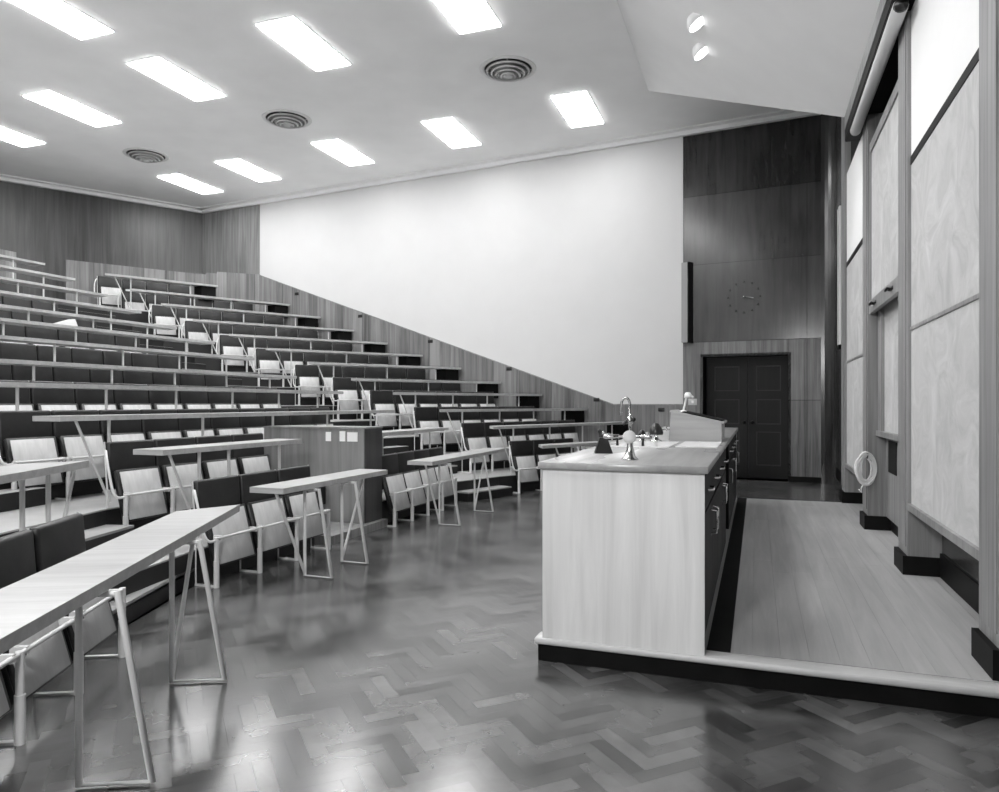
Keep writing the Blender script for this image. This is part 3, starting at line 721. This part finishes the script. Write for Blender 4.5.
# centre block
for i in range(12):
    x = XF[i]-0.52; z = ZF[i]
    if i == 11:
        seat_run(Vector((x, 4.31, 0)), UX, NBX, z, 3, i, lambda k: 'dark tip-up seat in the front row left of cabinet, %s from the aisle' % NUM[k], pitch=0.495,
                 rail='pale tubular rail and posts under the front-row seats left of the cabinet', arm=(True, False))
        seat_run(Vector((x, 7.10, 0)), UX, NBX, z, 4, i, lambda k: 'dark tip-up seat in the front row right of cabinet, %s from the cabinet' % NUM[k], pitch=0.43,
                 rail='pale tubular rail and posts under the front-row seats right of the cabinet', arm=(False, False))
    elif i == 10:
        seat_run(Vector((x, 4.385, 0)), UX, NBX, z, 4, i, lambda k: 'dark tip-up seat in the second row left of cabinet, %s from the aisle' % NUM[k],
                 rail='pale tubular rail and posts under the second-row seats left of the cabinet', arm=(True, False))
        seat_run(Vector((x, 7.30, 0)), UX, NBX, z, 3, i, lambda k: 'dark tip-up seat in the second row right of cabinet, %s from the cabinet' % NUM[k],
                 rail='pale tubular rail and posts under the second-row seats right of the cabinet', arm=(False, False))
    else:
        # only the seats the photograph can see: the left frame edge runs along X = -1.4146 Y
        y_start = 4.16; n = 10
        k0 = 0
        while y_start+(k0+1)*PITCH < -(x-0.2)/1.4146-0.5: k0 += 1
        o = Vector((x, y_start+k0*PITCH, 0)); m = n-k0
        R_ = True
        seat_run(o, UX, NBX, z, m, i, lambda k, i=i, m=m: 'dark tip-up seat in the centre block, %s, %s from its far aisle' % (ORD[i], NUM[m-1-k]),
                 rail=('pale tubular rail and posts under the centre block seats, %s' % ORD[i]) if R_ else False, arm=(i == 9, False))
# far side block
for i in range(12):
    T, E, u, nb = frame_far(i)
    o = T+nb*0.52+u*0.02
    n = 6 if i > 0 else 4
    if i == 11: n = 3
    seat_run(o, u, nb, ZF[i], n, i, lambda k, i=i: 'dark tip-up seat in the block under the white wall, %s, %s from aisle' % (ORD[i], NUM[k]),
             rail='pale tubular rail and posts in the block under the white wall, %s' % ORD[i], arm=(True, False))
# near side block (only its front row is in frame)
T, E, u, nb = frame_near(11)
T = Vector((-3.0, 3.63, 0)); u = Vector((0.44, -0.898, 0)).normalized(); nb = Vector((u.y, -u.x, 0))
seat_run(T+nb*0.515+u*0.49, u, nb, 0.0, 4, 11, lambda k: 'dark tip-up seat behind the large foreground desk, %s from the aisle' % NUM[k], pitch=0.5,
         rail='pale tubular rail and posts behind the large foreground desk', arm=(False, False))
# ------------------------------------------------------------------ desks
DW = 0.30; DT = 0.042
def desk(T, E, u, nb, i, label, endcut, kind='post', feet=None, wall_end=False, posts=None):
    """T,E front-edge end points; top at ZD; endcut: (start, end) extra slant of the two ends"""
    z = ZD[i]; zf = ZF[i]; L = (E-T).length
    base = T+nb*DW*0.5
    t = empty('long_desk', (base.x, base.y, zf), math.atan2(u.y, u.x), label, 'desk', 'long narrow desks')
    h = z-zf; R = Matrix.Rotation(-math.atan2(u.y, u.x), 3, 'Z'); q = R @ nb; sg = 1 if q.y > 0 else -1
    # local: x along the row, y*sg towards the back, front edge at y=-sg*DW/2
    f = -sg*DW/2; b = sg*DW/2
    poly = [(0, f), (L, f), (L-endcut[1], b), (endcut[0], b)]
    mb = MB(); mb.prism(poly, h-DT, h)
    mb.build('desk_top', M['desk_wood'], t)
    if kind == 'frame':
        for (a, dirn) in feet:
            mb = MB(); yb = -sg*0.045+0; yb = f-(-sg)*0.10; yf = f+(-sg)*0.15
            yt = f+(-sg)*0.03
            mb.tube([(a, yb, h-DT-0.004), (a, yb, 0.012), (a, yf, 0.012), (a, yt, h-DT-0.004)], 0.0135, 8)
            if dirn: mb.tube([(a, yb, 0.03), (a+dirn*0.36, yb, h-DT-0.004)], 0.0115, 8)
            mb.tube([(a, yb, h-DT-0.014), (a, yt, h-DT-0.014)], 0.011, 8)
            mb.build('leg_frame', M['metal'], t)
    else:
        if posts is None:
            m = max(2, round(L/1.02)); posts = [0.52+(L-1.12)*k/(m-1) if m > 1 else L/2 for k in range(m)]
        yb = f-(-sg)*0.07
        for k, a in enumerate(posts):
            mb = MB(); mb.tube([(a, yb, 0.0), (a, yb, h-DT)], 0.014, 8); mb.build('post', M['metal'], t)
        mb = MB(); a = posts[0]; mb.tube([(a, yb, 0.015), (a-0.32, yb, h-DT)], 0.0115, 8); mb.build('brace', M['metal'], t)
    if wall_end:
        mb = MB(); mb.prism([(L-0.36, f-(-sg)*0.06), (L-0.03, f-(-sg)*0.06), (L-0.14, b), (L-0.44, b)], h-DT-0.30, h-DT-0.001); mb.build('end_block', M['black'], t)  # black block filling the space under the desk's wall end
    return t
for i in range(11):
    cl = 2*AX-CR[i]+(0.11 if i == 9 else 0)
    z0 = Vector((0, 0, 0))
    if i == 10:
        desk(Vector((XF[i], 4.25, 0)), Vector((XF[i], 6.02, 0)), UX, NBX, i, 'narrow desk in the second row left of the cabinet', (0, 0), posts=[0.45, 0.80, 1.5])
        desk(Vector((XF[i], 7.16, 0)), Vector((XF[i], 9.6, 0)), UX, NBX, i, 'narrow desk in the second row right of the cabinet', (0, 0), posts=[0.6, 1.95])
    else:
        desk(Vector((XF[i], cl, 0)), Vector((XF[i], CR[i], 0)), UX, NBX, i, 'long narrow desk across the centre block, %s' % ORD[i], (0, 0))
    T, E, u, nb = frame_far(i)
    E = E-u*0.06
    desk(T, E, u, nb, i, 'long narrow desk in the block under the white wall, %s' % ORD[i], (0.22, 0.13 if i else 0), wall_end=True)
desk(Vector((-3.28, 4.41, 0)), Vector((-3.28, 5.99, 0)), UX, NBX, 11, 'freestanding pale desk before the front row, left of the cabinet', (0, 0), 'frame', [(0.41, -1), (0.95, 1)])
desk(Vector((-3.28, 6.98, 0)), Vector((-3.28, 9.32, 0)), UX, NBX, 11, 'freestanding pale desk before the front row, right of the cabinet', (0, 0), 'frame', [(0.40, -1), (1.47, 1)])
T, E, u, nb = frame_far(11)
desk(T, E, u, nb, 11, 'front-row desk mostly hidden behind the demonstration bench', (0.22, 0.0), 'frame', [(0.75, -1), (2.3, 1)])
# near block
u = Vector((0.44, -0.898, 0)).normalized(); nb = Vector((u.y, -u.x, 0))
desk(Vector((-3.02, 3.63, 0)), Vector((-3.02, 3.63, 0))+u*3.7, u, nb, 11, 'large pale desk with tubular legs in the left foreground', (0.24, 0.0), 'frame', [(0.92, -1), (1.88, 0), (3.2, 1)])
T = Vector((-3.92, 3.33, 0)); desk(T, T+u*3.4, u, nb, 10, 'pale desk end entering at left edge behind the large foreground desk', (0.24, 0.0), posts=[0.35, 0.62, 1.7, 2.7])
# folded card on a desk
t = MB(); t.add([(-0.06, 0.20, 0.0), (-0.06, -0.22, 0.0), (-0.14, 0.10, 0.10), (-0.12, 0.20, 0.12)], [(0, 1, 2, 3), (3, 2, 1, 0)])
o = t.build('paper_sheet', M['paper'], None, loc=(XF[5]-0.05, 7.22, ZD[5]+0.001)); tag(o, 'curled sheet of pale paper lying on a centre block desk', 'paper')
# ------------------------------------------------------------------ ceiling lights and vents
def ceiling_light(X, Y, label):
    t = empty('ceiling_light', (X, Y, CEIL), 0, label, 'ceiling light', 'recessed ceiling lights')
    mb = MB()
    for a in ((-0.315, -0.295, -0.715, 0.715), (0.295, 0.315, -0.715, 0.715), (-0.295, 0.295, -0.715, -0.695), (-0.295, 0.295, 0.695, 0.715)): mb.box(a[0], a[1], a[2], a[3], -0.008, 0.0)
    mb.build('frame', M['lampframe'], t)
    mb = MB(); mb.box(-0.295, 0.295, -0.695, 0.695, -0.022, 0.0); mb.build('diffuser', M['lamp'], t)
LIGHTS = [(-2.9, 12.07, 'glowing ceiling panel at the right end of the row nearest the white wall'),
          (-5.37, 12.31, 'glowing ceiling panel second from right in the row nearest the white wall'),
          (-7.854, 12.528, 'glowing ceiling panel third from right in the row nearest the white wall'),
          (-10.383, 12.786, 'glowing ceiling panel fourth from right in the row nearest the white wall'),
          (-12.29, 13.12, 'glowing ceiling panel in the far corner above the back rows'),
          (-3.52, 8.31, 'glowing ceiling panel cut off by the top edge of the picture, right one'),
          (-6.0, 8.58, 'large glowing ceiling panel second from right in the middle row'),
          (-8.52, 8.83, 'glowing ceiling panel third from right in the middle row'),
          (-11.06, 9.1, 'glowing ceiling panel fourth from right in the middle row'),
          (-13.31, 9.38, 'glowing ceiling panel cut off at the left edge of the picture'),
          (-8.53, 6.67, 'glowing ceiling panel in the top left corner of the picture')]
for a in LIGHTS: ceiling_light(*a)
for X, Y in ((-11.06, 6.67), (-6.0, 6.4), (-3.5, 6.2), (-6.0, 4.4), (-8.5, 4.2), (-11.0, 4.0), (-3.5, 4.6), (-3.2, 1.6), (-6.0, 1.5), (-9, 1.2), (-12, 1.0)):
    ceiling_light(X, Y, 'glowing ceiling panel above the seats outside the picture')
for (X, Y, lb) in ((-3.549, 10.235, 'large round ceiling vent nearest the viewer'), (-7.879, 10.703, 'round ceiling vent, middle one of the three'), (-11.729, 11.281, 'round ceiling vent farthest back above the rear rows')):
    t = empty('ceiling_vent', (X, Y, CEIL), 0, lb, 'vent', 'round ceiling vents')
    mb = MB(); mb.lathe([(0.37, 0.0), (0.37, -0.005), (0.0, -0.005)], n=36); mb.build('throat', M['vent_dark'], t)
    mb = MB(); mb.lathe([(0.43, 0.0), (0.42, -0.012), (0.375, -0.02), (0.36, -0.012), (0.36, 0.0)], n=40); mb.build('rim', M['lampframe'], t)
    for r0, z0 in ((0.335, -0.035), (0.265, -0.065), (0.195, -0.09), (0.125, -0.11)):
        mb = MB(); mb.lathe([(r0, z0), (r0-0.02, z0-0.016), (r0-0.032, z0-0.014), (r0-0.01, z0+0.012), (r0, z0)], n=36); mb.build('ring', M['vent'], t)
    mb = MB(); mb.lathe([(0.075, -0.10), (0.07, -0.125), (0.0, -0.135)], n=28)
    for a in (0.3, 0.3+PI/2): mb.box(-0.006, 0.006, -0.006, 0.006, -0.1, -0.004)
    for a in (0.3, 0.3+PI/2):
        c_, s_ = math.cos(a), math.sin(a); mb.tube([(0.36*c_, 0.36*s_, -0.012), (0.1*c_, 0.1*s_, -0.115), (-0.1*c_, -0.1*s_, -0.115), (-0.36*c_, -0.36*s_, -0.012)], 0.006, 6)
    mb.build('centre_boss', M['vent'], t)
# recessed spots in the canopy
sl = (cz1-CEIL)/(cx1-cx0); ang = math.atan(sl)
def on_canopy(X): return CEIL+sl*(X-cx0)
def cspot(Y, lb):
    X = -0.62; z = cz(X)-0.072
    t = empty('canopy_spotlight', (X, Y, z), 0, lb, 'spotlight', 'canopy spotlights')
    t.rotation_euler = (0, math.radians(-33), 0)
    mb = MB(); mb.lathe([(0.105, -0.004), (0.114, -0.010), (0.12, 0.0), (0.10, 0.05), (0.06, 0.11), (0.0, 0.13)], n=28); mb.build('rim', M['canopy'], t)
    mb = MB(); mb.lathe([(0.107, -0.003), (0.107, -0.008), (0.0, -0.009)], n=28); mb.build('lens', M['spot'], t)
cspot(SPOTY[0], 'recessed canopy spotlight nearest the top edge of the picture')
cspot(SPOTY[1], 'recessed canopy spotlight below the other one, nearer the far wall')
# ------------------------------------------------------------------ lamps
def spot_lamp(loc, target, watts, size, blend=0.6, rad=0.08):
    d = bpy.data.lights.new('board_spot', 'SPOT'); d.energy = watts; d.spot_size = size; d.spot_blend = blend; d.shadow_soft_size = rad
    o = bpy.data.objects.new('board_spot', d); COL.objects.link(o); o.location = loc
    v = Vector(target)-Vector(loc); o.rotation_euler = v.to_track_quat('-Z', 'Y').to_euler(); return o
for Y in (4.9, 6.0, 7.0):
    spot_lamp((-0.50, Y, cz(-0.62)-0.24), (1.06, Y, 1.7), 75, math.radians(60), 0.8)
for Y in SPOTY:
    spot_lamp((-0.50, Y, cz(-0.62)-0.24), (1.06, Y, 1.7), 75, math.radians(56), 0.8, 0.06)
def area_lamp(loc, target, watts, size):
    d = bpy.data.lights.new('added_fill', 'AREA'); d.energy = watts; d.shape = 'DISK'; d.size = size
    o = bpy.data.objects.new('added_fill', d); COL.objects.link(o); o.location = loc
    v = Vector(target)-Vector(loc); o.rotation_euler = v.to_track_quat('-Z', 'Y').to_euler(); return o
area_lamp((-1.3, -0.6, 3.0), (-1.6, 5.0, 0.6), 110, 0.5)      # added fill lamp behind the camera to brighten the bench end
w = bpy.data.worlds.new('World'); S.world = w; w.use_nodes = True
w.node_tree.nodes['Background'].inputs['Color'].default_value = grey(0.5); w.node_tree.nodes['Background'].inputs['Strength'].default_value = 0.05
# ------------------------------------------------------------------ camera
cd = bpy.data.cameras.new('Camera'); cam = bpy.data.objects.new('Camera', cd); COL.objects.link(cam)
cam.location = (0, 0, EYE); cam.rotation_euler = (PI/2, 0, math.atan(257.5/715))
cd.sensor_fit = 'HORIZONTAL'; cd.sensor_width = 36; cd.lens = 715/999*36; cd.shift_y = 7/999
cd.clip_start = 0.02; cd.clip_end = 100
S.camera = cam
S.view_settings.view_transform = 'Standard'; S.view_settings.look = 'None'
S.view_settings.exposure = 0.2; S.view_settings.gamma = 1.0
S.cycles.max_bounces = 8; S.cycles.diffuse_bounces = 5
S.cycles.use_denoising = True
